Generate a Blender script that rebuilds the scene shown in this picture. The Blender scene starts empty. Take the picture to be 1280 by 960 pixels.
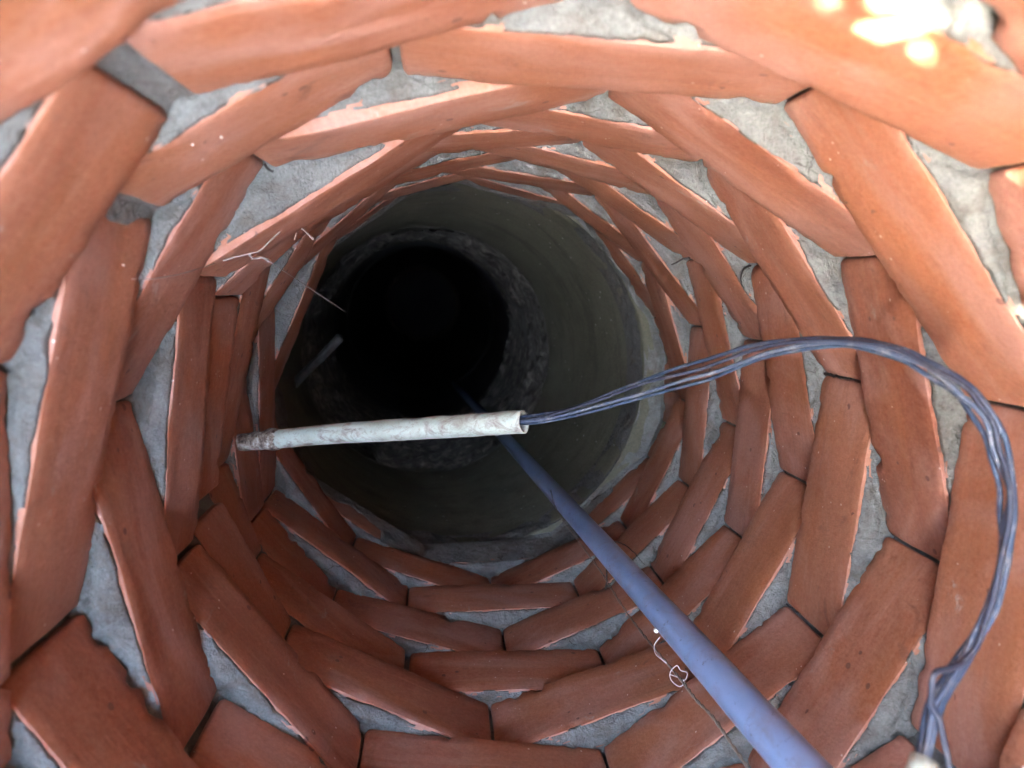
import bpy, math, random
from mathutils import Vector, Matrix, noise
random.seed(7)
S = 0.0975                      # metres per brick course (88 mm brick and its bed)
scn = bpy.context.scene
COL = scn.collection

# ------------------------------------------------------------------ camera
def rot(rx, ry):
    return Matrix.Rotation(rx, 3, 'X') @ Matrix.Rotation(ry, 3, 'Y')
CAMP = Vector((-0.7939, 1.7132, 8.9257))
CAMR = rot(-0.1368, -0.0999)
F = 880.0
cd = bpy.data.cameras.new('camera'); cam = bpy.data.objects.new('camera', cd); COL.objects.link(cam)
cam.matrix_world = Matrix.Translation(CAMP * S) @ CAMR.to_4x4()
cd.sensor_width = 36; cd.lens = 36 * F / 1280
cd.clip_start = 0.01; cd.clip_end = 500
cd.dof.use_dof = True; cd.dof.focus_distance = 8.0 * S; cd.dof.aperture_fstop = 6.5
scn.camera = cam

# ------------------------------------------------------------------ sky and sun
SUN_EL = math.radians(40); SUN_AZ = math.radians(230)      # where the sun stands: azimuth from +X towards +Y
w = bpy.data.worlds.new('World'); scn.world = w; w.use_nodes = True
nt = w.node_tree
bg = nt.nodes['Background']; sk = nt.nodes.new('ShaderNodeTexSky')
sk.sky_type = 'NISHITA'; sk.sun_disc = False
sk.sun_elevation = SUN_EL; sk.sun_rotation = math.pi / 2 - SUN_AZ
sk.dust_density = 5.0; sk.air_density = 1.0; sk.ozone_density = 0.8
nt.links.new(sk.outputs[0], bg.inputs[0]); bg.inputs[1].default_value = 0.15
sd = Vector((math.cos(SUN_EL) * math.cos(SUN_AZ), math.cos(SUN_EL) * math.sin(SUN_AZ), math.sin(SUN_EL)))
sl = bpy.data.lights.new('sun', 'SUN'); sl.energy = 2.2; sl.angle = math.radians(0.5); sl.color = (1, 0.93, 0.82)
so = bpy.data.objects.new('sun', sl); COL.objects.link(so); so.rotation_euler = sd.to_track_quat('Z', 'Y').to_euler()
so.location = sd * 20
scn.view_settings.view_transform = 'Standard'; scn.view_settings.look = 'None'
scn.view_settings.exposure = 7.8; scn.view_settings.gamma = 1
scn.cycles.max_bounces = 8; scn.cycles.diffuse_bounces = 6; scn.cycles.use_denoising = True

# ------------------------------------------------------------------ helpers
def bp(u, v, D):
    """point of the place seen at pixel u, v of the photograph at depth D (courses)"""
    d = CAMR @ Vector(((u - 640) / F, -(v - 480) / F, -1.0))
    return CAMP + d * D
def bpz(u, v, z):
    d = CAMR @ Vector(((u - 640) / F, -(v - 480) / F, -1.0))
    return CAMP + d * ((z - CAMP.z) / d.z)
def nz(x, y, z): return noise.noise(Vector((x, y, z)))
def fb(x, y, z, o=3):
    a = 0; k = 1.0; s = 1.0
    for _ in range(o):
        a += k * nz(x * s, y * s, z * s); k *= .5; s *= 2.03
    return a
def link(name, verts, faces, mat, parent=None, smooth=True, loc=None, rotz=None):
    me = bpy.data.meshes.new(name)
    me.from_pydata([tuple(Vector(v) * S) for v in verts], [], faces); me.update()
    if mat: me.materials.append(mat)
    if smooth: me.polygons.foreach_set('use_smooth', [True] * len(me.polygons))
    o = bpy.data.objects.new(name, me); COL.objects.link(o)
    if loc is not None: o.location = Vector(loc) * S
    if rotz is not None: o.rotation_euler = (0, 0, rotz)
    if parent: o.parent = parent
    return o
def tag(o, label, cat=None, group=None, kind=None):
    if label: o['label'] = label
    if cat: o['category'] = cat
    if group: o['group'] = group
    if kind: o['kind'] = kind
    return o
def empty(name, loc=(0, 0, 0)):
    o = bpy.data.objects.new(name, None); COL.objects.link(o); o.location = Vector(loc) * S
    o.empty_display_size = .05
    return o
def catmull(P, n):
    out = []
    Q = [P[0] * 2 - P[1]] + list(P) + [P[-1] * 2 - P[-2]]
    for i in range(1, len(Q) - 2):
        a, b, c, d = Q[i - 1:i + 3]
        for j in range(n):
            t = j / n
            out.append(.5 * ((2 * b) + (c - a) * t + (2 * a - 5 * b + 4 * c - d) * t * t + (3 * b - a - 3 * c + d) * t ** 3))
    out.append(P[-1].copy())
    return out
def tube_data(P, rad, seg=10, bump=0, seed=0, cap=True):
    V = []; Fc = []; n = len(P)
    R = rad if hasattr(rad, '__len__') else [rad] * n
    up = None
    for i, p in enumerate(P):
        t = (P[min(i + 1, n - 1)] - P[max(i - 1, 0)]).normalized()
        if up is None:
            up = t.cross(Vector((.3, .2, .93))).normalized()
        up = (up - t * up.dot(t)).normalized(); s = t.cross(up)
        for k in range(seg):
            a = 2 * math.pi * k / seg
            r = R[i] * (1 + (bump * fb(p.x * 6 + seed, p.y * 6 + math.cos(a) * 1.5, p.z * 6 + math.sin(a) * 1.5) if bump else 0))
            V.append(p + (up * math.cos(a) + s * math.sin(a)) * r)
    for i in range(n - 1):
        for k in range(seg):
            a = i * seg + k; b = i * seg + (k + 1) % seg
            Fc.append((a, b, b + seg, a + seg))
    if cap:
        Fc.append(tuple(range(seg))[::-1]); Fc.append(tuple(range((n - 1) * seg, n * seg)))
    return V, Fc
def tube(name, P, rad, mat, parent=None, **k):
    V, Fc = tube_data(P, rad, **k)
    o0 = P[0].copy()
    return link(name, [v - o0 for v in V], Fc, mat, parent, loc=o0)

# ------------------------------------------------------------------ materials
class N:
    def __init__(s, name):
        s.m = bpy.data.materials.new(name); s.m.use_nodes = True; s.t = s.m.node_tree
        s.b = s.t.nodes['Principled BSDF']
    def n(s, typ, **kw):
        o = s.t.nodes.new('ShaderNode' + typ)
        for k, v in kw.items():
            if k in o.inputs: o.inputs[k].default_value = v
            else: setattr(o, k, v)
        return o
    def l(s, a, b): s.t.links.new(a, b)
    def coord(s, scale=(1, 1, 1), rnd=True):
        tc = s.n('TexCoord'); mp = s.n('Mapping'); mp.inputs['Scale'].default_value = scale
        s.l(tc.outputs['Object'], mp.inputs['Vector'])
        if rnd:
            oi = s.n('ObjectInfo'); mu = s.n('MapRange'); mu.inputs['To Max'].default_value = 37.0
            s.l(oi.outputs['Random'], mu.inputs['Value'])
            s.l(mu.outputs[0], mp.inputs['Location'])
        return mp.outputs[0]
    def noise(s, vec, scale, detail=6, rough=.6, dist=0):
        o = s.n('TexNoise', Scale=scale, Detail=detail, Roughness=rough, Distortion=dist); s.l(vec, o.inputs['Vector']); return o.outputs['Fac']
    def ramp(s, fac, stops, interp='LINEAR'):
        r = s.n('ValToRGB'); r.color_ramp.interpolation = interp
        e = r.color_ramp.elements
        e[0].position, e[0].color = stops[0][0], c4(stops[0][1]); e[1].position, e[1].color = stops[-1][0], c4(stops[-1][1])
        for p, c in stops[1:-1]:
            x = e.new(p); x.color = c4(c)
        s.l(fac, r.inputs[0]); return r.outputs[0]
    def mix(s, fac, a, b, mode='MIX'):
        o = s.n('Mix', data_type='RGBA', blend_type=mode)
        for i, v in ((0, fac), (6, a), (7, b)):
            if isinstance(v, (int, float)): o.inputs[i].default_value = v
            elif isinstance(v, tuple): o.inputs[i].default_value = c4(v)
            else: s.l(v, o.inputs[i])
        return o.outputs[2]
    def math(s, op, a, b=0.0):
        o = s.n('Math', operation=op)
        for i, v in ((0, a), (1, b)):
            if isinstance(v, (int, float)): o.inputs[i].default_value = v
            else: s.l(v, o.inputs[i])
        return o.outputs[0]
    def bump(s, h, strength=.3, dist=.002, prev=None):
        o = s.n('Bump', Strength=strength, Distance=dist); s.l(h, o.inputs['Height'])
        if prev: s.l(prev, o.inputs['Normal'])
        return o.outputs[0]
    def done(s, col=None, rough=None, nrm=None, **kw):
        if col is not None:
            if isinstance(col, tuple): s.b.inputs['Base Color'].default_value = c4(col)
            else: s.l(col, s.b.inputs['Base Color'])
        if rough is not None:
            if isinstance(rough, float): s.b.inputs['Roughness'].default_value = rough
            else: s.l(rough, s.b.inputs['Roughness'])
        if nrm: s.l(nrm, s.b.inputs['Normal'])
        for k, v in kw.items(): s.b.inputs[k].default_value = v
        return s.m
def c4(c): return (c[0], c[1], c[2], 1.0)

def mat_brick():
    m = N('brick_clay')
    P = m.coord(); Pl = m.coord((.28, 1, 1)); Ps = m.coord((.1, 1, 1.6))
    oi = m.n('ObjectInfo')
    base = m.ramp(oi.outputs['Random'], [(0, (.23, .062, .018)), (.25, (.165, .042, .013)), (.5, (.26, .086, .034)), (.7, (.18, .050, .017)), (.85, (.27, .078, .021)), (1, (.28, .112, .055))])
    big = m.noise(Pl, 9, 4, .55, .6)
    c = m.mix(m.ramp(big, [(.40, (0, 0, 0)), (.60, (1, 1, 1))]), base, m.mix(.8, base, (.29, .115, .055)))
    # orange-brown fire flashes and lilac-pink dusty bloom, both of the clay itself
    flash = m.noise(Pl, 14, 3, .5, 1.0)
    c = m.mix(m.math('MULTIPLY', m.ramp(flash, [(.52, (0, 0, 0)), (.62, (1, 1, 1))]), .6), c, (.26, .082, .020))
    bloom = m.noise(m.coord((.45, 1, .9)), 11, 5, .6, 1.6)
    c = m.mix(m.math('MULTIPLY', m.ramp(bloom, [(.47, (0, 0, 0)), (.62, (1, 1, 1))]), .65), c, (.34, .185, .140))
    # scuffs drawn along the brick
    st = m.noise(Ps, 70, 5, .65)
    c = m.mix(m.math('MULTIPLY', m.ramp(st, [(.58, (0, 0, 0)), (.72, (1, 1, 1))]), .30), c, (.42, .23, .15))
    st2 = m.noise(Ps, 45, 5, .65, .5)
    c = m.mix(m.math('MULTIPLY', m.ramp(st2, [(.28, (1, 1, 1)), (.42, (0, 0, 0))]), .30), c, (.13, .04, .022))
    fine = m.noise(P, 260, 4, .7)
    c = m.mix(.22, c, m.ramp(fine, [(.3, (.11, .035, .022)), (.7, (.44, .27, .20))]))
    dk = m.noise(P, 16, 8, .72, 1.0)
    c = m.mix(m.math('MULTIPLY', m.ramp(dk, [(.60, (0, 0, 0)), (.72, (1, 1, 1))]), .65), c, (.075, .03, .018))
    # soot-dark pits, grey cement splashes, pale specks
    v = m.n('TexVoronoi', Scale=46.0); m.l(P, v.inputs['Vector'])
    gate = m.noise(P, 21, 2)
    pit = m.math('MULTIPLY', m.math('LESS_THAN', v.outputs['Distance'], .13), m.math('GREATER_THAN', gate, .56))
    c = m.mix(m.math('MULTIPLY', pit, .75), c, (.08, .03, .02))
    v2 = m.n('TexVoronoi', Scale=95.0); m.l(P, v2.inputs['Vector'])
    sp = m.math('MULTIPLY', m.math('LESS_THAN', v2.outputs['Distance'], .10), m.math('GREATER_THAN', m.noise(P, 33, 2), .60))
    c = m.mix(m.math('MULTIPLY', sp, .6), c, (.66, .60, .54))
    spl = m.noise(P, 17, 7, .68, .8)
    c = m.mix(m.math('MULTIPLY', m.ramp(spl, [(.64, (0, 0, 0)), (.70, (1, 1, 1))]), .6), c, (.30, .27, .24))
    b = m.bump(m.noise(P, 120, 7, .75), .6, .0014)
    b = m.bump(m.noise(Ps, 60, 4, .6), .35, .0012, b)
    b = m.bump(m.math('SUBTRACT', 1.0, pit), .5, .0012, b)
    r = m.ramp(m.noise(Pl, 30, 4), [(.3, (.42, .42, .42)), (.7, (.62, .62, .62))])
    return m.done(c, r, b, **{'Specular IOR Level': .36})
def mat_mortar(name='cement_mortar', dark=.39):
    m = N(name); P = m.coord(rnd=False)
    a = m.noise(P, 22, 6, .6)
    c = m.ramp(a, [(.3, (.20 * dark, .22 * dark, .20 * dark)), (.55, (.33 * dark, .355 * dark, .31 * dark)), (.75, (.41 * dark, .43 * dark, .38 * dark))])
    g = m.noise(P, 420, 3, .8)
    c = m.mix(.16, c, m.ramp(g, [(.35, (.07, .07, .07)), (.65, (.42, .42, .40))]))
    d = m.noise(P, 26, 7, .7, 1.2)
    c = m.mix(m.math('MULTIPLY', m.ramp(d, [(.46, (0, 0, 0)), (.64, (1, 1, 1))]), .7), c, (.085, .075, .055))
    d = m.noise(P, 70, 7, .75, 1.6)
    c = m.mix(m.math('MULTIPLY', m.ramp(d, [(.60, (0, 0, 0)), (.68, (1, 1, 1))]), .75), c, (.045, .038, .03))
    # hair cracks
    v = m.n('TexVoronoi', feature='DISTANCE_TO_EDGE', Scale=19.0)
    wv = m.n('TexNoise', Scale=24.0, Detail=4.0); m.l(P, wv.inputs['Vector'])
    ad = m.n('VectorMath', operation='MULTIPLY_ADD'); m.l(wv.outputs['Color'], ad.inputs[0]); ad.inputs[1].default_value = (.05, .05, .05); m.l(P, ad.inputs[2])
    m.l(ad.outputs[0], v.inputs['Vector'])
    cr = m.math('MULTIPLY', m.math('LESS_THAN', v.outputs['Distance'], .007), m.math('GREATER_THAN', m.noise(P, 12, 2), .60))
    c = m.mix(m.math('MULTIPLY', cr, .8), c, (.03, .025, .02))
    b = m.bump(m.noise(P, 300, 5, .8), .6, .0015)
    b = m.bump(m.noise(P, 55, 8, .7, .6), .8, .006, b)
    b = m.bump(a, .7, .010, b)
    return m.done(c, .9, b, **{'Specular IOR Level': .3})
def mat_concrete(name, lo, hi, wet=.85, streak=1.0):
    m = N(name); P = m.coord(rnd=False); Pz = m.coord((1, 1, 3.2), False); Pv = m.coord((1.0, 1.0, .25), False)
    c = m.ramp(m.noise(P, 4.5, 7, .65, .5), [(.3, lo), (.7, hi)])
    c = m.mix(m.math('MULTIPLY', m.ramp(m.noise(Pz, 7, 8, .7, .8), [(.5, (0, 0, 0)), (.66, (1, 1, 1))]), .55 * streak), c, tuple(x * .35 for x in lo))
    c = m.mix(m.math('MULTIPLY', m.ramp(m.noise(Pv, 16, 6, .7), [(.6, (0, 0, 0)), (.75, (1, 1, 1))]), .4 * streak), c, tuple(min(1, x * 1.7) for x in hi))
    g = m.noise(P, 240, 4, .8)
    c = m.mix(.2, c, m.ramp(g, [(.35, (.02, .02, .02)), (.65, tuple(min(1, x * 2.2) for x in hi))]))
    v = m.n('TexVoronoi', Scale=38.0); m.l(P, v.inputs['Vector'])
    sp = m.math('MULTIPLY', m.math('LESS_THAN', v.outputs['Distance'], .08), m.math('GREATER_THAN', m.noise(P, 9, 2), .52))
    c = m.mix(m.math('MULTIPLY', sp, .8), c, (.45, .44, .40))
    b = m.bump(m.noise(P, 160, 6, .75), .5, .002)
    b = m.bump(m.noise(Pz, 9, 7, .65), .4, .008, b)
    return m.done(c, wet, b, **{'Specular IOR Level': .35})
M = {}
M['brick'] = mat_brick()
M['mortar'] = mat_mortar()
M['smear'] = mat_mortar('smeared_mortar', .2)
M['conc1'] = mat_concrete('grey_concrete', (.068, .068, .042), (.112, .112, .072))
M['conc2'] = mat_concrete('stained_concrete', (.065, .062, .048), (.15, .145, .115), .7)
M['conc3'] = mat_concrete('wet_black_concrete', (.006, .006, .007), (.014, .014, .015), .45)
m = N('rough_old_mortar'); P = m.coord(rnd=False)
c = m.ramp(m.noise(P, 26, 8, .75, .5), [(.35, (.04, .037, .03)), (.5, (.12, .112, .09)), (.66, (.36, .34, .28))])
M['oldmortar'] = m.done(c, .9, m.bump(m.noise(P, 70, 8, .75), 1.0, .006))
m = N('dirt'); P = m.coord(rnd=False)
c = m.ramp(m.noise(P, 40, 8, .7), [(.3, (.05, .04, .028)), (.7, (.14, .11, .08))])
M['soil'] = m.done(c, .95, m.bump(m.noise(P, 90, 8, .7), 1.0, .01))
m = N('added_grass_blade'); M['grass'] = m.done((.07, .12, .03), .6)
m = N('water'); M['mud'] = m.done((.004, .004, .004), .9)
# blue polyethylene water pipe, scuffed and dusty
m = N('blue_grey_polyethylene'); P = m.coord((1, 1, 1), False)
c = m.ramp(m.noise(P, 14, 5), [(.3, (.145, .215, .34)), (.7, (.195, .28, .42))])
c = m.mix(m.math('MULTIPLY', m.ramp(m.noise(P, 24, 8, .78, 1.4), [(.50, (0, 0, 0)), (.66, (1, 1, 1))]), .55), c, (.16, .15, .14))
c = m.mix(m.math('MULTIPLY', m.ramp(m.noise(P, 110, 5, .8), [(.61, (0, 0, 0)), (.66, (1, 1, 1))]), .75), c, (.05, .045, .04))
M['pipe'] = m.done(c, .33, m.bump(m.noise(P, 120, 5), .25, .001), **{'Specular IOR Level': .5})
# conduit: white paint, dirty
m = N('dirty_white_conduit'); P = m.coord(rnd=False)
c = m.ramp(m.noise(P, 30, 6), [(.3, (.27, .31, .24)), (.7, (.42, .48, .40))])
c = m.mix(m.ramp(m.noise(m.coord((.6, 1, 1), False), 40, 8, .72, 1.5), [(.50, (0, 0, 0)), (.66, (1, 1, 1))]), c, (.14, .10, .08))
c = m.mix(m.math('MULTIPLY', m.ramp(m.noise(P, 150, 8, .8, 1), [(.52, (0, 0, 0)), (.62, (1, 1, 1))]), .7), c, (.22, .20, .16))
M['conduit'] = m.done(c, .6, m.bump(m.noise(P, 140, 6, .8), .5, .0012))
m = N('rust_crust'); P = m.coord(rnd=False)
M['rust'] = m.done(m.ramp(m.noise(P, 90, 8, .8), [(.40, (.035, .02, .015)), (.5, (.22, .18, .13)), (.62, (.50, .52, .44))]), .9, m.bump(m.noise(P, 120, 6, .8), .8, .002))
def mat_cable(name, a, b, dust):
    m = N(name); P = m.coord(rnd=False)
    c = m.ramp(m.noise(P, 25, 5), [(.3, a), (.7, b)])
    c = m.mix(m.math('MULTIPLY', m.ramp(m.noise(P, 80, 7, .75, 1), [(.5, (0, 0, 0)), (.66, (1, 1, 1))]), dust), c, (.42, .40, .36))
    return m.done(c, .45, m.bump(m.noise(P, 150, 4), .5, .001), **{'Specular IOR Level': .32})
M['cable_blue'] = mat_cable('navy_cable', (.018, .03, .055), (.03, .05, .08), .22)
M['cable_black'] = mat_cable('black_cable', (.012, .016, .026), (.03, .038, .06), .12)
M['cable_grey'] = mat_cable('dusty_cable', (.035, .05, .08), (.07, .09, .12), .35)
m = N('dry_root'); M['root'] = m.done((.018, .014, .011), .9)
m = N('twisted_wire'); M['wire'] = m.done((.13, .10, .07), .7)
m = N('white_thread'); M['thread'] = m.done((.45, .41, .40), .8)
m = N('cobweb'); M['web'] = m.done((.30, .27, .24), .9)
m = N('pale_crumb'); M['crumb'] = m.done((.62, .58, .50), .9)
m = N('steel_stub'); P = m.coord(rnd=False)
M['stub'] = m.done(m.ramp(m.noise(P, 60, 6), [(.35, (.025, .025, .02)), (.65, (.09, .09, .08))]), .7, m.bump(m.noise(P, 120, 5), .5, .001))

# ------------------------------------------------------------------ the brick courses: joint angles (and radii) of each ring
RR = 3.36
RING = {
 -4: [(-155,), (-110,), (-66,), (-25, 3.46), (-13, 3.5), (-2, 3.42), (9.1, 3.44), (20.8, 3.35), (60,), (104,), (148,), (183,)],
 -3: [(-174,), (-131,), (-89, 3.41), (-45,), (-3,), (40,), (84,), (128,)],
 -2: [(-157,), (-113, 3.34), (-66.3,), (-23.7,), (20,), (64,), (109,), (154,)],
 -1: [(-130.9, 3.5), (-88.2,), (-46,), (-3.3,), (38.5, 3.42), (82,), (125,), (168,), (-157, 3.38)],
 0: [(-151.5, 3.5), (-111.6, 3.28), (-67.2, 3.45), (-25.2, 3.31), (18.9, 3.3), (57.2, 3.43), (100,), (144,), (-172, 3.38)],
 1: [(-169.4, 3.34), (-139.2, 3.3), (-93.8, 3.31), (-48.5, 3.32), (-7.3, 3.3), (36.2, 3.39), (77.6,), (114, 3.38), (152,)],
 2: [(-166.1, 3.28), (-118.9, 3.28), (-73.8, 3.39), (-29.3,), (15.4, 3.28), (60, 3.4), (99, 3.28), (148.2, 3.39)],
 3: [(-146.1, 3.27), (-100,), (-52.7, 3.44), (-8.7,), (37.1, 3.31), (80.8, 3.32), (129.2, 3.45), (166.6, 3.39)],
 4: [(-170.6, 3.35), (-126,), (-78,), (-31.2, 3.46), (16.3, 3.31), (62.6, 3.38), (109, 3.27), (140.8, 3.44)],
 5: [(-163,), (-120,), (-76,), (-40,), (2,), (46, 3.34), (89, 3.27), (129, 3.38), (157.5, 3.31)],
 6: [(-178,), (-140,), (-97,), (-55,), (-20,), (23,), (66, 3.22), (92, 3.3), (120, 3.28), (140, 3.38)],
 7: [(-158,), (-115,), (-72,), (-30,), (14,), (44,), (86,), (130,), (160,)],
 8: [(-180,), (-136,), (-93,), (-50,), (-7,), (34,), (65,), (108,), (146,)],
 9: [(-158,), (-115,), (-72,), (-30,), (14,), (44,), (86,), (130,), (160,)],
}
GAP = {(5, 129): .16, (1, -169.4): .17, (4, -31.2): .10, (4, 140.8): .09, (0, -111.6): .06, (3, -146.1): .06, (2, -166.1): .06, (4, 109): .05, (4, -170.6): .04}
STEP = {(3, 129.2, 1): 3.36, (4, 109, 0): 3.30, (2, 148.2, 1): 3.33}     # bricks whose end stands proud at a joint
def ring(k):
    L = []
    for j in RING[k]:
        a = (j[0] + 360) % 360; r = j[1] if len(j) > 1 else RR
        if k <= 0:      # the lowest courses step back on the left, over the wider concrete ring
            wl = max(0, min(1, (a - 48) / 38)) * max(0, min(1, (235 - a) / 30))
            r = max(r, RR + wl * (.13 - .075 * k))
        L.append((a, r, j[0]))
    L.sort()
    return L
def pt(a, r): return Vector((r * math.cos(math.radians(a)), r * math.sin(math.radians(a)), 0))
def poly_r(k, deg):
    L = ring(k); a = deg % 360; n = len(L)
    for i in range(n):
        a0, r0, _ = L[i]; a1, r1, _ = L[(i + 1) % n]
        da = (a1 - a0) % 360; x = (a - a0) % 360
        if x <= da:
            p, q = pt(a0, r0), pt(a1, r1); d = q - p; u = pt(a, 1)
            den = u.x * d.y - u.y * d.x
            return (p.x * d.y - p.y * d.x) / den
    return RR

shaft = tag(empty('brick_well_lining', (0, 0, -4)), 'round red brick lining of the well, grey mortar bulging on its stepped ledges', 'well wall')

def brick_mesh(L, H, depth, seed, nx, big):
    rc = .008
    # profile from back bottom over the face to back top: (y, z, edge weight, which edge)
    prof = [(depth, 0, 0, 0), (.12, 0, 0, 0), (rc, 0, 1, -1), (rc * .3, rc * .3, 1, -1), (0, rc, .9, -1)]
    nf = 8 if big else 5
    for i in range(1, nf): prof.append((0, rc + (H - 2 * rc) * i / nf, 0, 0))
    prof += [(0, H - rc, .9, 1), (rc * .3, H - rc * .3, 1, 1), (rc, H, 1, 1), (.12, H, .25, 1), (depth, H, 0, 0)]
    rnd = random.Random(seed)
    chips = [(rnd.uniform(-L / 2, L / 2), rnd.choice((-1, -1, 1)), rnd.uniform(.015, .055), rnd.uniform(.02, .09)) for _ in range(rnd.randint(1, 4))]
    xs = [-L / 2, -L / 2 + .008, -L / 2 + .03] + [-L / 2 + .03 + (L - .06) * i / nx for i in range(1, nx)] + [L / 2 - .03, L / 2 - .008, L / 2]
    V = []
    for i, x in enumerate(xs):
        e = min(abs(x + L / 2), abs(L / 2 - x))
        er = max(0, (.03 - e) / .03) ** 2 * .022
        cen = er * 1.2 + max(0, (.10 - e) / .10) ** 2 * .012 * (1 + nz(seed, x, 3))
        for (y, z, wt, ed) in prof:
            yy = y; zz = z
            if y < .5:
                bulge = .018 * fb(x * .9, z * 1.6, seed * 1.7, 2) + .006 * nz(x * 5, z * 6, seed)
                yy += bulge + er
                zz += (.012 * nz(x * 1.1, seed, 1 if z < H / 2 else 9)) * 1.0
                if z < H / 2: zz += cen * (1 - z / (H / 2))
                else: zz -= cen * ((z - H / 2) / (H / 2))
            if wt:
                rag = max(0, fb(x * 7, seed * 3.1, ed * 5.0, 4)) * .013 + .005 * fb(x * 25, seed, ed, 2)
                rag *= 1.3 if ed == -1 else .55
                for cx, ce, am, wd in chips:
                    if ce == ed: rag += am * math.exp(-((x - cx) / wd) ** 4)
                rag = max(rag, -.004)
                yy += rag * .8 * wt; zz -= ed * rag * wt
            V.append((x, yy, zz))
    Fc = []; m = len(prof)
    for i in range(len(xs) - 1):
        for j in range(m - 1):
            a = i * m + j; Fc.append((a, a + m, a + m + 1, a + 1))
        a = i * m; Fc.append((a + m - 1, a + 2 * m - 1, a + m, a))
    Fc.append(tuple(range(m))); Fc.append(tuple(range((len(xs) - 1) * m, len(xs) * m))[::-1])
    return V, Fc
rb = random.Random(3)
for k in sorted(RING):
    L = ring(k); n = len(L)
    for i in range(n):
        a0, r0, t0 = L[i]; a1, r1, t1 = L[(i + 1) % n]
        r0 = STEP.get((k, t0, 0), r0); r1 = STEP.get((k, t1, 1), r1)
        p, q = pt(a0, r0), pt(a1, r1)
        g0 = GAP.get((k, t0), .016) / 2; g1 = GAP.get((k, t1), .016) / 2
        d = (q - p); ln = d.length - g0 - g1; d.normalize()
        mid = p + d * (g0 + ln / 2)
        # local x runs along the face, local y points out of the shaft into the wall
        ang = math.atan2(-d.y, -d.x)
        seed = k * 17.3 + i * 3.7
        V, Fc = brick_mesh(ln, .935 + rb.uniform(-.01, .012), 1.22, seed, 44 if k >= 0 else 26, k >= 1)
        o = link('brick', V, Fc, M['brick'], shaft)
        o.location = Vector((mid.x, mid.y, k + 4 + .012)) * S
        o.rotation_euler = (rb.uniform(-.006, .006), rb.uniform(-.003, .003), ang)

# mortar beds on top of each course; they show as triangles on the ledges
NT = 540
for k in sorted(RING):
    if k == 9: continue
    off = [0, 0, .012, .04, .08, .125, .175, .23, .30, .40, 1.15]
    V = []; Fc = []
    for i in range(NT):
        a = 360 * i / NT; rp = poly_r(k, a); ru = poly_r(k + 1, a)
        sn = (math.cos(math.radians(a)) * 9, math.sin(math.radians(a)) * 9)
        rec = max(.003, .012 + .022 * fb(sn[0], sn[1], k * 3.3, 4) + .010 * fb(sn[0] * 4, sn[1] * 4, k, 2))
        for j, o_ in enumerate(off):
            if j == 0: r = rp + .10; z = k - .02
            else:
                r = rp + rec + o_
                z = k + .958 + .050 * (1 - math.exp(-o_ / .04)) + .022 * max(-.3, fb(r * 4 * math.cos(math.radians(a)), r * 4 * math.sin(math.radians(a)), k * 2.1, 4))
                lump = fb(r * 2.2 * math.cos(math.radians(a)) + 7, r * 2.2 * math.sin(math.radians(a)), k * 5.1, 2)
                z += max(0, lump) * .12 * min(1, o_ / .08)
                if ru - .035 < r < ru + .01: z -= .045
                if r > ru + .03: z = min(z, k + 1.0)
                elif j == 1: z = k + .944
            V.append((r * math.cos(math.radians(a)), r * math.sin(math.radians(a)), z + 4))
            if j == 0:      # upright mortar seen down the joints between bricks
                near = any(kk == k and abs((a - ga + 180) % 360 - 180) < 2.2 for kk, ga in ((5, 129), (4, 140.8), (3, 129.2)))
                r = rp + (.015 if near else .11) + (.02 if near else .05) * fb(sn[0] * 3, sn[1] * 3, k + 4.4, 2)
                V[-1] = (r * math.cos(math.radians(a)), r * math.sin(math.radians(a)), k - .02 + 4)
                V.append((r * math.cos(math.radians(a)), r * math.sin(math.radians(a)), k + .925 + 4))
    m_ = len(off) + 1
    for i in range(NT):
        b = ((i + 1) % NT) * m_
        for j in range(m_ - 1):
            Fc.append((i * m_ + j, b + j, b + j + 1, i * m_ + j + 1))
    link('mortar_bed', V, Fc, M['mortar'], shaft)

# ------------------------------------------------------------------ concrete rings below the bricks
def cen(z):
    T = [(10, -.38, .15), (-4, -.38, .15), (-10.8, -1.2, -.10), (-18.8, -1.55, 0), (-40, -2.3, 0), (-80, -3, 0)]
    for (z1, x1, y1), (z0, x0, y0) in zip(T, T[1:]):
        if z >= z0:
            t = (z - z0) / (z1 - z0); return x0 + (x1 - x0) * t, y0 + (y1 - y0) * t
    return T[-1][1:]
def conc_ring(z1, z0, R, mat, label, seed, amp=.02, lip=0.04):
    cx0, cy0 = cen(z0)
    o = empty('concrete_ring', (cx0, cy0, z0)); tag(o, label, 'concrete ring', 'concrete well rings stacked below the brick')
    n = 220; zs = []
    nzv = 34
    prof = [(R + .9, z0)] + [(R + .02, z0)] + [(R, z0 + .05 + (z1 - z0 - .1) * i / nzv) for i in range(nzv + 1)] + [(R + lip, z1)] + [(R + .9, z1)]
    V = []; Fc = []
    for i in range(n):
        a = 2 * math.pi * i / n
        for j, (r, z) in enumerate(prof):
            cx, cy = cen(z)
            rr = r + (amp * fb(r * math.cos(a) * .7, r * math.sin(a) * .7, z * .7 + seed, 4) if 0 < j < len(prof) - 1 else 0)
            V.append((cx + rr * math.cos(a) - cx0, cy + rr * math.sin(a) - cy0, z - z0))
    m_ = len(prof)
    for i in range(n):
        b = ((i + 1) % n) * m_
        for j in range(m_):
            Fc.append((i * m_ + j, i * m_ + (j + 1) % m_, b + (j + 1) % m_, b + j))
    link('ring_wall', V, Fc, mat, o)
    return o
R1 = 3.42
ringa = conc_ring(-4.06, -10.78, R1, M['conc1'], 'topmost grey concrete ring right under the brick courses', 1, .05)
ringb = conc_ring(-10.80, -18.78, 3.42, M['conc2'], 'second concrete ring, dark and stained, crusted with rough mortar at its upper edge', 5, .05, 0.0)
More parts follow.
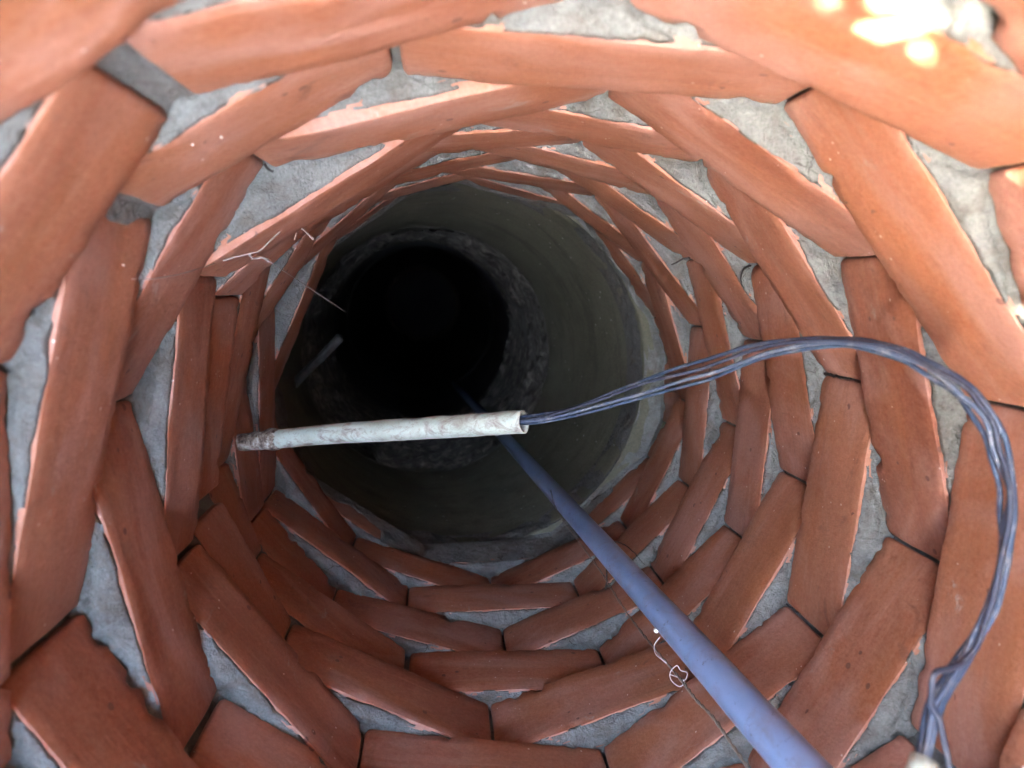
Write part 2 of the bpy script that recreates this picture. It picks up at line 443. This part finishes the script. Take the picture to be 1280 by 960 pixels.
ringc = conc_ring(-18.86, -27, 3.66, M['conc3'], 'third ring down, black wet concrete past the dark rim', 9, .05, 0.0)
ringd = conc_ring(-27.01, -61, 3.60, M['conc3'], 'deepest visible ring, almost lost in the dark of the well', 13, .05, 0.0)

# crust of old mortar squeezed out between the first and second ring: belongs to the second ring
def crust(parent, z1, z0, R, mat, seed, name, thick, th=.02, sc=2.0):
    V = []; Fc = []; n = 420; nz_ = 34
    cx0, cy0 = cen(parent_z[parent])
    pz = parent_z[parent]
    for i in range(n):
        a = 2 * math.pi * i / n
        for j in range(nz_ + 1):
            t = j / nz_; z = z1 + (z0 - z1) * t
            cx, cy = cen(z)
            e = fb(math.cos(a) * sc * 1.2, math.sin(a) * sc * 1.2, z * .35 * sc + seed, 5) - th - (t ** 1.3) * .55 + .3
            h = max(-.03, min(1, e * 2.2)) * thick
            h += max(0, h) * .6 * fb(math.cos(a) * 14, math.sin(a) * 14, z * 3 + seed, 4)
            rr = R - h
            V.append((cx + rr * math.cos(a) - cx0, cy + rr * math.sin(a) - cy0, z - pz))
    for i in range(n):
        b = ((i + 1) % n) * (nz_ + 1)
        for j in range(nz_):
            Fc.append((i * (nz_ + 1) + j, i * (nz_ + 1) + j + 1, b + j + 1, b + j))
    return link(name, V, Fc, mat, parent)
parent_z = {ringa: -10.78, ringb: -18.78}
crust(ringb, -10.62, -18.6, 3.40, M['oldmortar'], 3.1, 'mortar_crust', .15, .12)
crust(ringa, -4.02, -4.9, R1 - .0, M['smear'], 8.3, 'mortar_smear', .06, .12, 2.6)

# collar of mortar smeared from the ring's top up against the lowest bricks
V = []; Fc = []; n = 480
prof_n = 14
for i in range(n):
    a = 360 * i / n; ar = math.radians(a)
    cx, cy = cen(-4)
    # inner edge of the concrete ring along this direction
    u = Vector((math.cos(ar), math.sin(ar), 0)); b_ = u.x * cx + u.y * cy
    re = b_ + math.sqrt(max(0, b_ * b_ - (cx * cx + cy * cy - R1 * R1)))
    rbk = poly_r(-4, a)
    hgt = .30 + .75 * fb(u.x * 2.6, u.y * 2.6, 4.4, 4)
    dd = ((a - 0 + 180) % 360) - 180
    if -40 < dd < 32: hgt = .06 + .15 * fb(u.x * 8, u.y * 8, 2, 3)
    if -125 < dd < -58: hgt += .5
    hgt = max(.03, min(.95, hgt))
    if -125 < dd < -58: hgt = max(hgt, .99 + .05 * fb(u.x * 9, u.y * 9, 3, 3))
    for j in range(prof_n):
        t = j / (prof_n - 1)
        r0 = min(re + .01, rbk - .02) if re < rbk else re + .01
        if t < .5:
            s_ = t / .5; r = r0 + (rbk - .035 - r0) * s_; z = -4.10 + .10 * s_ + .05 * fb(u.x * 6, u.y * 6, s_ * 2, 3)
        else:
            s_ = (t - .5) / .5; r = rbk - .035 + (.05 if hgt < .95 else .03) * s_ ** 3 + .02 * fb(u.x * 9, u.y * 9, s_ * 3, 3); z = -4.0 + hgt * s_
        V.append((r * u.x, r * u.y, z + 4))
for i in range(n):
    b = ((i + 1) % n) * prof_n
    for j in range(prof_n - 1): Fc.append((i * prof_n + j, b + j, b + j + 1, i * prof_n + j + 1))
link('mortar_collar', V, Fc, M['mortar'], shaft)

# muddy well floor, far below in the dark
V = [(0, 0, 0)] + [(3.3 * math.cos(2 * math.pi * i / 64), 3.3 * math.sin(2 * math.pi * i / 64), 0) for i in range(64)]
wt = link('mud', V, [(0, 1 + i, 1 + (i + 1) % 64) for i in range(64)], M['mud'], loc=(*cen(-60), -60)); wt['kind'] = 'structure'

# ------------------------------------------------------------------ ground round the mouth of the well, then added things that shade it
ZT = 10.1
V = []; Fc = []; n = 128
radii = [3.42, 3.7, 4.6, 6, 9, 16, 40, 120, 600, 3000]
for i in range(n):
    a = 2 * math.pi * i / n
    for j, r in enumerate(radii):
        z = ZT - (.25 if j == 0 else 0) + (.12 * fb(r * math.cos(a) * .8, r * math.sin(a) * .8, 0, 3) if 0 < j < 7 else 0)
        V.append((r * math.cos(a), r * math.sin(a), z))
m_ = len(radii)
for i in range(n):
    b = ((i + 1) % n) * m_
    for j in range(m_ - 1): Fc.append((i * m_ + j, i * m_ + j + 1, b + j + 1, b + j))
gd = link('ground', V, Fc, M['soil']); gd['kind'] = 'structure'
rg = random.Random(11); V = []; Fc = []  # unseen blades added round the rim to dapple the sun
for i in range(2600):
    a = rg.uniform(0, 2 * math.pi); r = 3.6 + rg.random() ** 1.5 * 3.0
    h = rg.uniform(.5, 2.2) * (1.2 if rg.random() < .3 else .7); wd = rg.uniform(.02, .05)
    x, y = r * math.cos(a), r * math.sin(a); ta = rg.uniform(0, 6.28)
    if abs((math.degrees(a) - 230 + 180) % 360 - 180) < 22: h *= .25  # added blades kept short on the sun side to let flecks in
    lx, ly = rg.uniform(-.5, .5) * h, rg.uniform(-.5, .5) * h; z = ZT - .05
    wx, wy = wd * math.cos(ta), wd * math.sin(ta); s = len(V)
    V += [(x - wx, y - wy, z), (x + wx, y + wy, z), (x + lx * .4 + wx, y + ly * .4 + wy, z + h * .6), (x + lx * .4 - wx, y + ly * .4 - wy, z + h * .6), (x + lx, y + ly, z + h)]
    Fc += [(s, s + 1, s + 2, s + 3), (s + 3, s + 2, s + 4)]
tag(link('grass', V, Fc, M['grass'], smooth=False), 'added green grass, out of view, round the well mouth to dapple the sunlight', 'grass', kind='stuff')

# added bush, out of view, blocking sun and low sky: only a few sun flecks get past it
FLECK = [(bpz(1105, 30, 6.05), .20), (bpz(1150, 52, 5.9), .17), (bpz(1215, 188, 5.02), .13), (bpz(1272, 178, 5.12), .14), (bpz(1180, 20, 6.1), .15)]  # wall spots where sun flecks are set to land, with gap widths
def gap_in_leaves(p):       # leaves left out along the sun's path so flecks land on the wall
    return any((p - q).cross(sd).length < w_ + .08 for q, w_ in FLECK)
bush = tag(empty('added_shade_bush', (5.6 * math.cos(SUN_AZ - .42), 5.6 * math.sin(SUN_AZ - .42), ZT)), 'added bush out of view that shades the well mouth and breaks the sunlight into flecks', 'bush')
rs = random.Random(21); V = []; Fc = []; V2 = []; F2 = []
for q in range(9):
    ta = rs.uniform(0, 6.28); tip = Vector((math.cos(ta) * 1.6, math.sin(ta) * 2.2, rs.uniform(3, 6)))
    pth = catmull([Vector((0, 0, -.1)), tip * .35 + Vector((0, 0, .5)), tip * .7, tip], 4)
    v, f = tube_data(pth, [.09 * (1 - .8 * i / len(pth)) for i in range(len(pth))], seg=6); b0 = len(V2); V2 += v; F2 += [tuple(x + b0 for x in g) for g in f]
for q in range(5200):
    d = Vector((rs.gauss(0, 1), rs.gauss(0, 1), rs.gauss(0, 1))).normalized() * rs.random() ** .4
    c = Matrix.Rotation(SUN_AZ - .42, 3, 'Z') @ Vector((d.x * 2.4, d.y * 7.0, 4.2 + d.z * 4.2))
    if c.z < .2 or gap_in_leaves(c + Vector((5.6 * math.cos(SUN_AZ - .42), 5.6 * math.sin(SUN_AZ - .42), ZT))): continue
    a = Vector((rs.gauss(0, 1), rs.gauss(0, 1), rs.gauss(0, .5))).normalized(); b_ = a.cross(Vector((rs.gauss(0, 1), rs.gauss(0, 1), rs.gauss(0, 1)))).normalized()
    l_, w_ = rs.uniform(.3, .52), rs.uniform(.17, .28); b0 = len(V)
    V += [c - a * l_, c + b_ * w_ - a * .05, c + a * l_, c - b_ * w_ - a * .05]; Fc += [(b0, b0 + 1, b0 + 2, b0 + 3)]
m = N('added_bush_leaf'); M['leaf'] = m.done((.05, .10, .025), .5)
m = N('added_bush_bark'); M['bark'] = m.done((.10, .075, .05), .9)
link('leaves', V, Fc, M['leaf'], bush, smooth=False)['kind'] = 'stuff'
link('stems', V2, F2, M['bark'], bush)

# plank lean-to added out of view: it shades the mouth from the right and from above
sh = tag(empty('added_plank_shade', (0, 0, ZT)), 'added lean-to of dark planks, out of view, whose low roof shades half of the well mouth', 'added_shelter')
SH = math.radians(16); ux = Vector((math.cos(SH), math.sin(SH), 0)); uy = Vector((-math.sin(SH), math.cos(SH), 0))
m = N('added_dark_planks'); P = m.coord((1, 1, 1))
M['plank'] = m.done(m.ramp(m.noise(P, 30, 7), [(.3, (.018, .016, .014)), (.7, (.04, .036, .032))]), .8)  # near-black so the added lean-to bounces little sunlight
def slab(a, b, wd, th, sd_):
    d = (b - a); n_ = d.cross(sd_).normalized(); V = []
    for p in (a, b):
        for s1, s2 in ((-1, -1), (1, -1), (1, 1), (-1, 1)): V.append(p + sd_ * (wd / 2 * s1) + n_ * (th / 2 * s2) - Vector((0, 0, ZT)))
    return V, [(0, 1, 2, 3), (7, 6, 5, 4), (0, 4, 5, 1), (1, 5, 6, 2), (2, 6, 7, 3), (3, 7, 4, 0)]
HB, HF, XF, XB = 2.6, 3.4, -1.15, 4.6
for i in range(-8, 9):
    c = uy * (i * 1.5)
    V, Fc = slab(c + ux * XB + Vector((0, 0, ZT)), c + ux * XB + Vector((0, 0, ZT + HB - .12)), 1.42, .25, uy)
    link('wall_plank', V, Fc, M['plank'], sh, smooth=False)
    V, Fc = slab(c + ux * (XB + .6) + Vector((0, 0, ZT + HB)), c + ux * XF + Vector((0, 0, ZT + HF)), 1.47, .22, uy)
    link('roof_plank', V, Fc, M['plank'], sh, smooth=False)

# the earth round the shaft, down to below the last ring
V = []; Fc = []
for i in range(48):
    a = 2 * math.pi * i / 48
    V += [(5.3 * math.cos(a), 5.3 * math.sin(a), ZT - .02), (5.3 * math.cos(a), 5.3 * math.sin(a), -12), (-2.2 + 6.4 * math.cos(a), 6.4 * math.sin(a), -62), ]
V.append((-2.2, 0, -62.5))
for i in range(48):
    b = (i + 1) % 48
    Fc += [(i * 3, i * 3 + 1, b * 3 + 1, b * 3), (i * 3 + 1, i * 3 + 2, b * 3 + 2, b * 3 + 1), (i * 3 + 2, 144, b * 3 + 2)]
link('earth', V, Fc, M['soil'])['kind'] = 'structure'

# ------------------------------------------------------------------ blue water pipe
P0 = bp(565, 478, 38.0); P1 = bp(1010, 972, 4.56)
dirp = (P1 - P0).normalized(); P2 = P1 + dirp * 1.6
n = 60
path = []
for i in range(n + 1):
    t = i / n; p = P0.lerp(P2, t); s_ = math.sin(t * math.pi)
    path.append(p + Vector((.03, .05, 0)) * s_)
tag(tube('water_pipe', path, .154, M['pipe'], seg=28, bump=.02), 'straight blue-grey plastic water pipe slanting down into the dark of the well', 'pipe')

# ------------------------------------------------------------------ white conduit jutting from the wall, cables coming out of it
def px_path(L, n): return catmull([bp(*q) for q in L], n)
cdt = empty('cable_conduit', bp(300, 553, 8.9)); base = bp(300, 553, 8.9)
tag(cdt, 'dirty white plastic conduit jutting out of the left wall across the well', 'conduit')
cp = px_path([(296, 553.5, 9.05), (345, 549, 8.85), (420, 542, 8.55), (520, 536, 8.15), (600, 531, 7.85), (655, 527, 7.6)], 10)
def hollow(name, P, ro, ri, mat, parent, o0, seg=22, bump=0):
    V, Fc = tube_data(P, ro, seg=seg, bump=bump, cap=False); V2, F2 = tube_data(P, ri, seg=seg, cap=False)
    s = len(V); nn = len(P)
    Fc += [tuple(reversed([x + s for x in f])) for f in F2]
    for k in range(seg):
        k2 = (k + 1) % seg; e = (nn - 1) * seg
        Fc.append((k, s + k, s + k2, k2)); Fc.append((e + k, e + k2, s + e + k2, s + e + k))
    return link(name, [v - o0 for v in V + V2], Fc, mat, parent)
hollow('tube', cp[7:], [.128 * (1 - .10 * (1 - min(1, i / 20))) for i in range(len(cp) - 7)], [.110] * (len(cp) - 7), M['conduit'], cdt, base, bump=.05)
V, Fc = tube_data(cp[0:12], [.104, .110, .112, .112, .113, .118, .120, .112, .128, .142, .136, .112], seg=20, bump=.14)
link('rusty_elbow', [v - base for v in V], Fc, M['rust'], cdt)

def cable(L, rad, mat, label, seed, amp=.02, name='cable'):
    P = px_path(L, 9)
    P = [p + Vector((nz(i * .13, seed, 1), nz(i * .13, seed, 5), nz(i * .13, seed, 9))) * amp * min(1, i / 6) for i, p in enumerate(P)]
    return tag(tube(name, P, rad, mat, seg=10), label, 'cable', 'cables coming out of the conduit')
cable([(628, 524, 7.7), (655, 521, 7.55), (720, 509, 7.2), (800, 476, 6.8), (880, 450, 6.2), (960, 429, 5.5), (1035, 423, 5.0), (1100, 429, 4.6), (1160, 450, 4.35), (1210, 482, 4.15), (1243, 520, 4.05), (1262, 575, 4.0), (1268, 640, 3.95), (1258, 710, 3.9), (1240, 775, 3.85), (1200, 838, 3.8), (1174, 895, 3.7), (1159, 948, 3.65), (1150, 1010, 3.6)], .0175, M['cable_blue'], 'navy blue cable along the outer edge of the bundle', 1)
cable([(628, 526, 7.65), (655, 526, 7.5), (720, 516, 7.15), (800, 491, 6.7), (880, 470, 6.1), (960, 441, 5.45), (1035, 428, 4.95), (1100, 436, 4.55), (1155, 458, 4.3), (1202, 492, 4.1), (1232, 530, 4.0), (1251, 580, 3.95), (1260, 640, 3.9), (1249, 705, 3.85), (1228, 775, 3.8), (1196, 835, 3.75), (1168, 892, 3.65), (1153, 948, 3.6), (1143, 1010, 3.55)], .0175, M['cable_grey'], 'dusty grey cable along the inner edge of the bundle', 2)
cable([(628, 528, 7.75), (655, 529, 7.6), (720, 520, 7.25), (800, 497, 6.8), (880, 476, 6.2), (960, 446, 5.55), (1035, 433, 5.05), (1100, 441, 4.65), (1150, 462, 4.4), (1196, 497, 4.2), (1228, 540, 4.08), (1245, 590, 4.0), (1250, 640, 3.97), (1252, 700, 3.92), (1232, 768, 3.87), (1190, 832, 3.82), (1160, 885, 3.72), (1147, 945, 3.68), (1136, 1010, 3.6)], .016, M['cable_blue'], 'lowest navy blue cable running inside the curve of the bundle', 3)
cable([(628, 522, 7.65), (655, 524, 7.5), (720, 510, 7.1), (800, 481, 6.65), (880, 459, 6.05), (960, 433, 5.4), (1035, 425, 4.9), (1100, 432, 4.5), (1160, 455, 4.25), (1208, 488, 4.05), (1240, 528, 3.95), (1256, 580, 3.9), (1262, 645, 3.85), (1248, 715, 3.8), (1228, 790, 3.75), (1208, 826, 3.72), (1182, 835, 3.7), (1166, 850, 3.68), (1163, 878, 3.66), (1176, 905, 3.62), (1184, 950, 3.6), (1192, 1010, 3.55)], .0165, M['cable_black'], 'black cable that strays from the bundle in a small loop low on the right', 4)
sp = [bp(1156, 950, 3.45), bp(1151, 967, 3.42), bp(1146, 985, 3.4), bp(1140, 1010, 3.38)]
tag(tube('cable_sleeve', sp, .066, M['conduit'], seg=18), 'short pale sleeve around the cables at the bottom right', 'sleeve')

# ------------------------------------------------------------------ stub in the concrete wall
a_, b_ = bp(425, 422, 15.5), bp(362, 486, 16.4)
st = tube('pipe_stub', [a_.lerp(b_, t / 10) for t in range(11)], .10, M['stub'], seg=16, bump=.12)
tag(st, 'short grey pipe stub sticking out of the dark concrete on the left', 'pipe stub')

# ------------------------------------------------------------------ twisted wire, threads, webs, roots
wp = px_path([(688, 612, 10.5), (697, 640, 10.1), (722, 675, 9.5), (752, 716, 8.8), (775, 753, 8.1), (800, 788, 7.5), (822, 815, 7.0), (848, 846, 6.6), (868, 872, 6.3), (892, 898, 6.0), (918, 935, 5.7), (945, 975, 5.4)], 16)
V = []; Fc = []
for h in range(2):
    Q = []
    for i, p in enumerate(wp):
        a = i * .75 + h * math.pi; r = .008 + .008 * nz(i * .2, h, 2)
        Q.append(p + Vector((math.cos(a) * r, math.sin(a) * r, .6 * math.sin(a * .7) * r)))
    v, f = tube_data(Q, [.0035 + .005 * min(1, i / len(wp) * 1.3) for i in range(len(Q))], seg=6); s = len(V); V += v; Fc += [tuple(x + s for x in q) for q in f]
o0 = wp[0]
tag(link('twisted_wire', [v - o0 for v in V], Fc, M['wire'], loc=o0), 'thin brown twisted wire hanging down beside the blue pipe', 'wire')
th = px_path([(825, 796, 6.9), (818, 806, 6.9), (820, 818, 6.85), (832, 828, 6.8), (840, 838, 6.75), (850, 848, 6.7), (856, 853, 6.65), (849, 858, 6.65), (839, 850, 6.7), (838, 840, 6.7), (846, 832, 6.65), (851, 838, 6.65), (859, 841, 6.6), (856, 850, 6.6), (846, 846, 6.6), (838, 843, 6.6)], 7)
tag(tube('thread', th, .0042, M['thread'], seg=6), 'tangled white thread caught on the twisted wire', 'thread')
def blob(name, p, r, mat, label, cat, seed):
    V = []; Fc = []; n1, n2 = 10, 14
    for i in range(n1 + 1):
        t = math.pi * i / n1
        for j in range(n2):
            a = 2 * math.pi * j / n2
            d = Vector((math.sin(t) * math.cos(a), math.sin(t) * math.sin(a), math.cos(t)))
            V.append(d * r * (1 + .35 * fb(d.x * 2 + seed, d.y * 2, d.z * 2, 3)))
    for i in range(n1):
        for j in range(n2): Fc.append((i * n2 + j, (i + 1) * n2 + j, (i + 1) * n2 + (j + 1) % n2, i * n2 + (j + 1) % n2))
    return tag(link(name, V, Fc, mat, loc=p), label, cat)
blob('cocoon', bp(820, 788, 6.95), .024, M['crumb'], 'small pale cocoon beside the blue pipe above the white thread', 'cocoon', 2)

def web(paths, label):
    V = []; Fc = []; o0 = bp(*paths[0][0][0])
    for L, r in paths:
        v, f = tube_data(px_path(L, 8), r, seg=5, bump=.8); s = len(V); V += v; Fc += [tuple(x + s for x in q) for q in f]
        rr = random.Random(len(L)); P = px_path(L, 8)
        if r > .006:
            for q in range(len(P)):
                if rr.random() < .35:
                    c = P[q]; rad = rr.uniform(.008, .020); s = len(V)
                    V += [c + Vector(d) * rad for d in ((1, 0, 0), (-1, 0, 0), (0, 1, 0), (0, -1, 0), (0, 0, 1), (0, 0, -1))]
                    Fc += [(s, s + 2, s + 4), (s + 2, s + 1, s + 4), (s + 1, s + 3, s + 4), (s + 3, s, s + 4), (s + 2, s, s + 5), (s + 1, s + 2, s + 5), (s + 3, s + 1, s + 5), (s, s + 3, s + 5)]
    tag(link('cobweb', [v - o0 for v in V], Fc, M['web'], loc=o0), label, 'cobweb')
web([([(279, 326, 5.8), (292, 322, 5.85), (312, 317, 5.9), (325, 313, 6.0), (345, 294, 6.1), (372, 270, 6.2), (400, 244, 6.3), (432, 215, 6.35), (463, 195, 6.4)], .0048),
     ([(311, 318, 6.2), (316, 323, 6.3), (328, 322, 6.4), (336, 326, 6.5)], .0085),
     ([(336, 326, 6.5), (382, 357, 8), (432, 390, 9.6)], .0045),
     ([(279, 326, 6.0), (235, 340, 5.2), (195, 348, 4.7), (165, 349, 4.5)], .003)], 'dust-beaded cobweb strung across the upper left of the brick wall')
web([([(372, 285, 6.9), (378, 286, 6.9), (386, 294, 7.0), (392, 299, 7.0)], .0065), ([(368, 300, 6.9), (372, 285, 6.9)], .004)], 'short hooked wisp of cobweb right of the long cobweb')

def root(L, rad, label, name='dry_root'):
    P = px_path(L, 6); n = len(P)
    P = [p + Vector((nz(i * .5, L[0][0], 1), nz(i * .5, L[0][0], 4), nz(i * .5, L[0][0], 7))) * .012 for i, p in enumerate(P)]
    return tag(tube(name, P, [rad * (1 - .6 * i / n) for i in range(n)], M['root'], seg=6), label, 'root')
def onr(u, v, z): 
    p = bpz(u, v, z); return (u, v, (CAMP - p).dot(CAMR @ Vector((0, 0, 1))) - .03)
root([onr(862, 323, -.02), onr(853, 324, 0), onr(846, 328, 0), onr(839, 331, 0)], .016, 'short black twig across a mortar triangle on the upper right')
root([onr(757, 737, -.9), onr(762, 680 + 2, -1), onr(778, 680, -1), onr(792, 690, -1), onr(800, 700, -1), onr(806, 706, -1)], .011, 'black root wandering out from under the blue pipe')
root([onr(942, 331, .9), onr(935, 333, .98), onr(929, 338, 1.0), onr(926, 350, 1.0), onr(930, 362, 1.0)], .016, 'black root curling out of a joint at the right')
root([onr(330, 205, 3.0), onr(338, 213, 3.0), onr(352, 212, 3.0), onr(366, 218, 3.0), onr(345, 222, 3.0)], .012, 'dark tangle of rootlets in the mortar hollow at the upper left')
root([onr(1023, 789, 2.1), onr(1008, 774, 2.1), onr(992, 762, 2.1), onr(982, 755, 2.05)], .016, 'dark rootlet lying in the open joint at the lower right')
root([onr(1031, 467, 2.0), onr(1040, 469, 2.2), onr(1052, 472, 2.5), onr(1064, 474, 2.8)], .018, 'dark rootlet in the joint under the arching cables')

# crumbs of cement and brick lying on the ledges and stuck to the walls: nobody could count them
V = []; Fc = []; rc_ = random.Random(5)
def crumb(p, r):
    s = len(V)
    for d in ((1, 0, 0), (-1, 0, 0), (0, 1, 0), (0, -1, 0), (0, 0, 1), (0, 0, -1)):
        V.append(Vector(p) + Vector(d) * r * rc_.uniform(.5, 1.3))
    Fc.extend([(s, s + 2, s + 4), (s + 2, s + 1, s + 4), (s + 1, s + 3, s + 4), (s + 3, s, s + 4), (s + 2, s, s + 5), (s + 1, s + 2, s + 5), (s + 3, s + 1, s + 5), (s, s + 3, s + 5)])
for i in range(520):
    k = rc_.randint(-4, 5); a = rc_.uniform(0, 360); r1 = poly_r(k, a)
    if rc_.random() < .45:
        z = k + rc_.uniform(.05, .9); r = r1 + .003
    else:
        z = k + .96; r = r1 + rc_.uniform(.0, .14)
        if r > poly_r(k + 1, a): continue
    crumb((r * math.cos(math.radians(a)), r * math.sin(math.radians(a)), z), rc_.uniform(.003, .010))
tag(link('mortar_crumbs', V, Fc, M['crumb'], smooth=False), 'pale crumbs of cement scattered on the brick ledges', 'crumbs', kind='stuff')
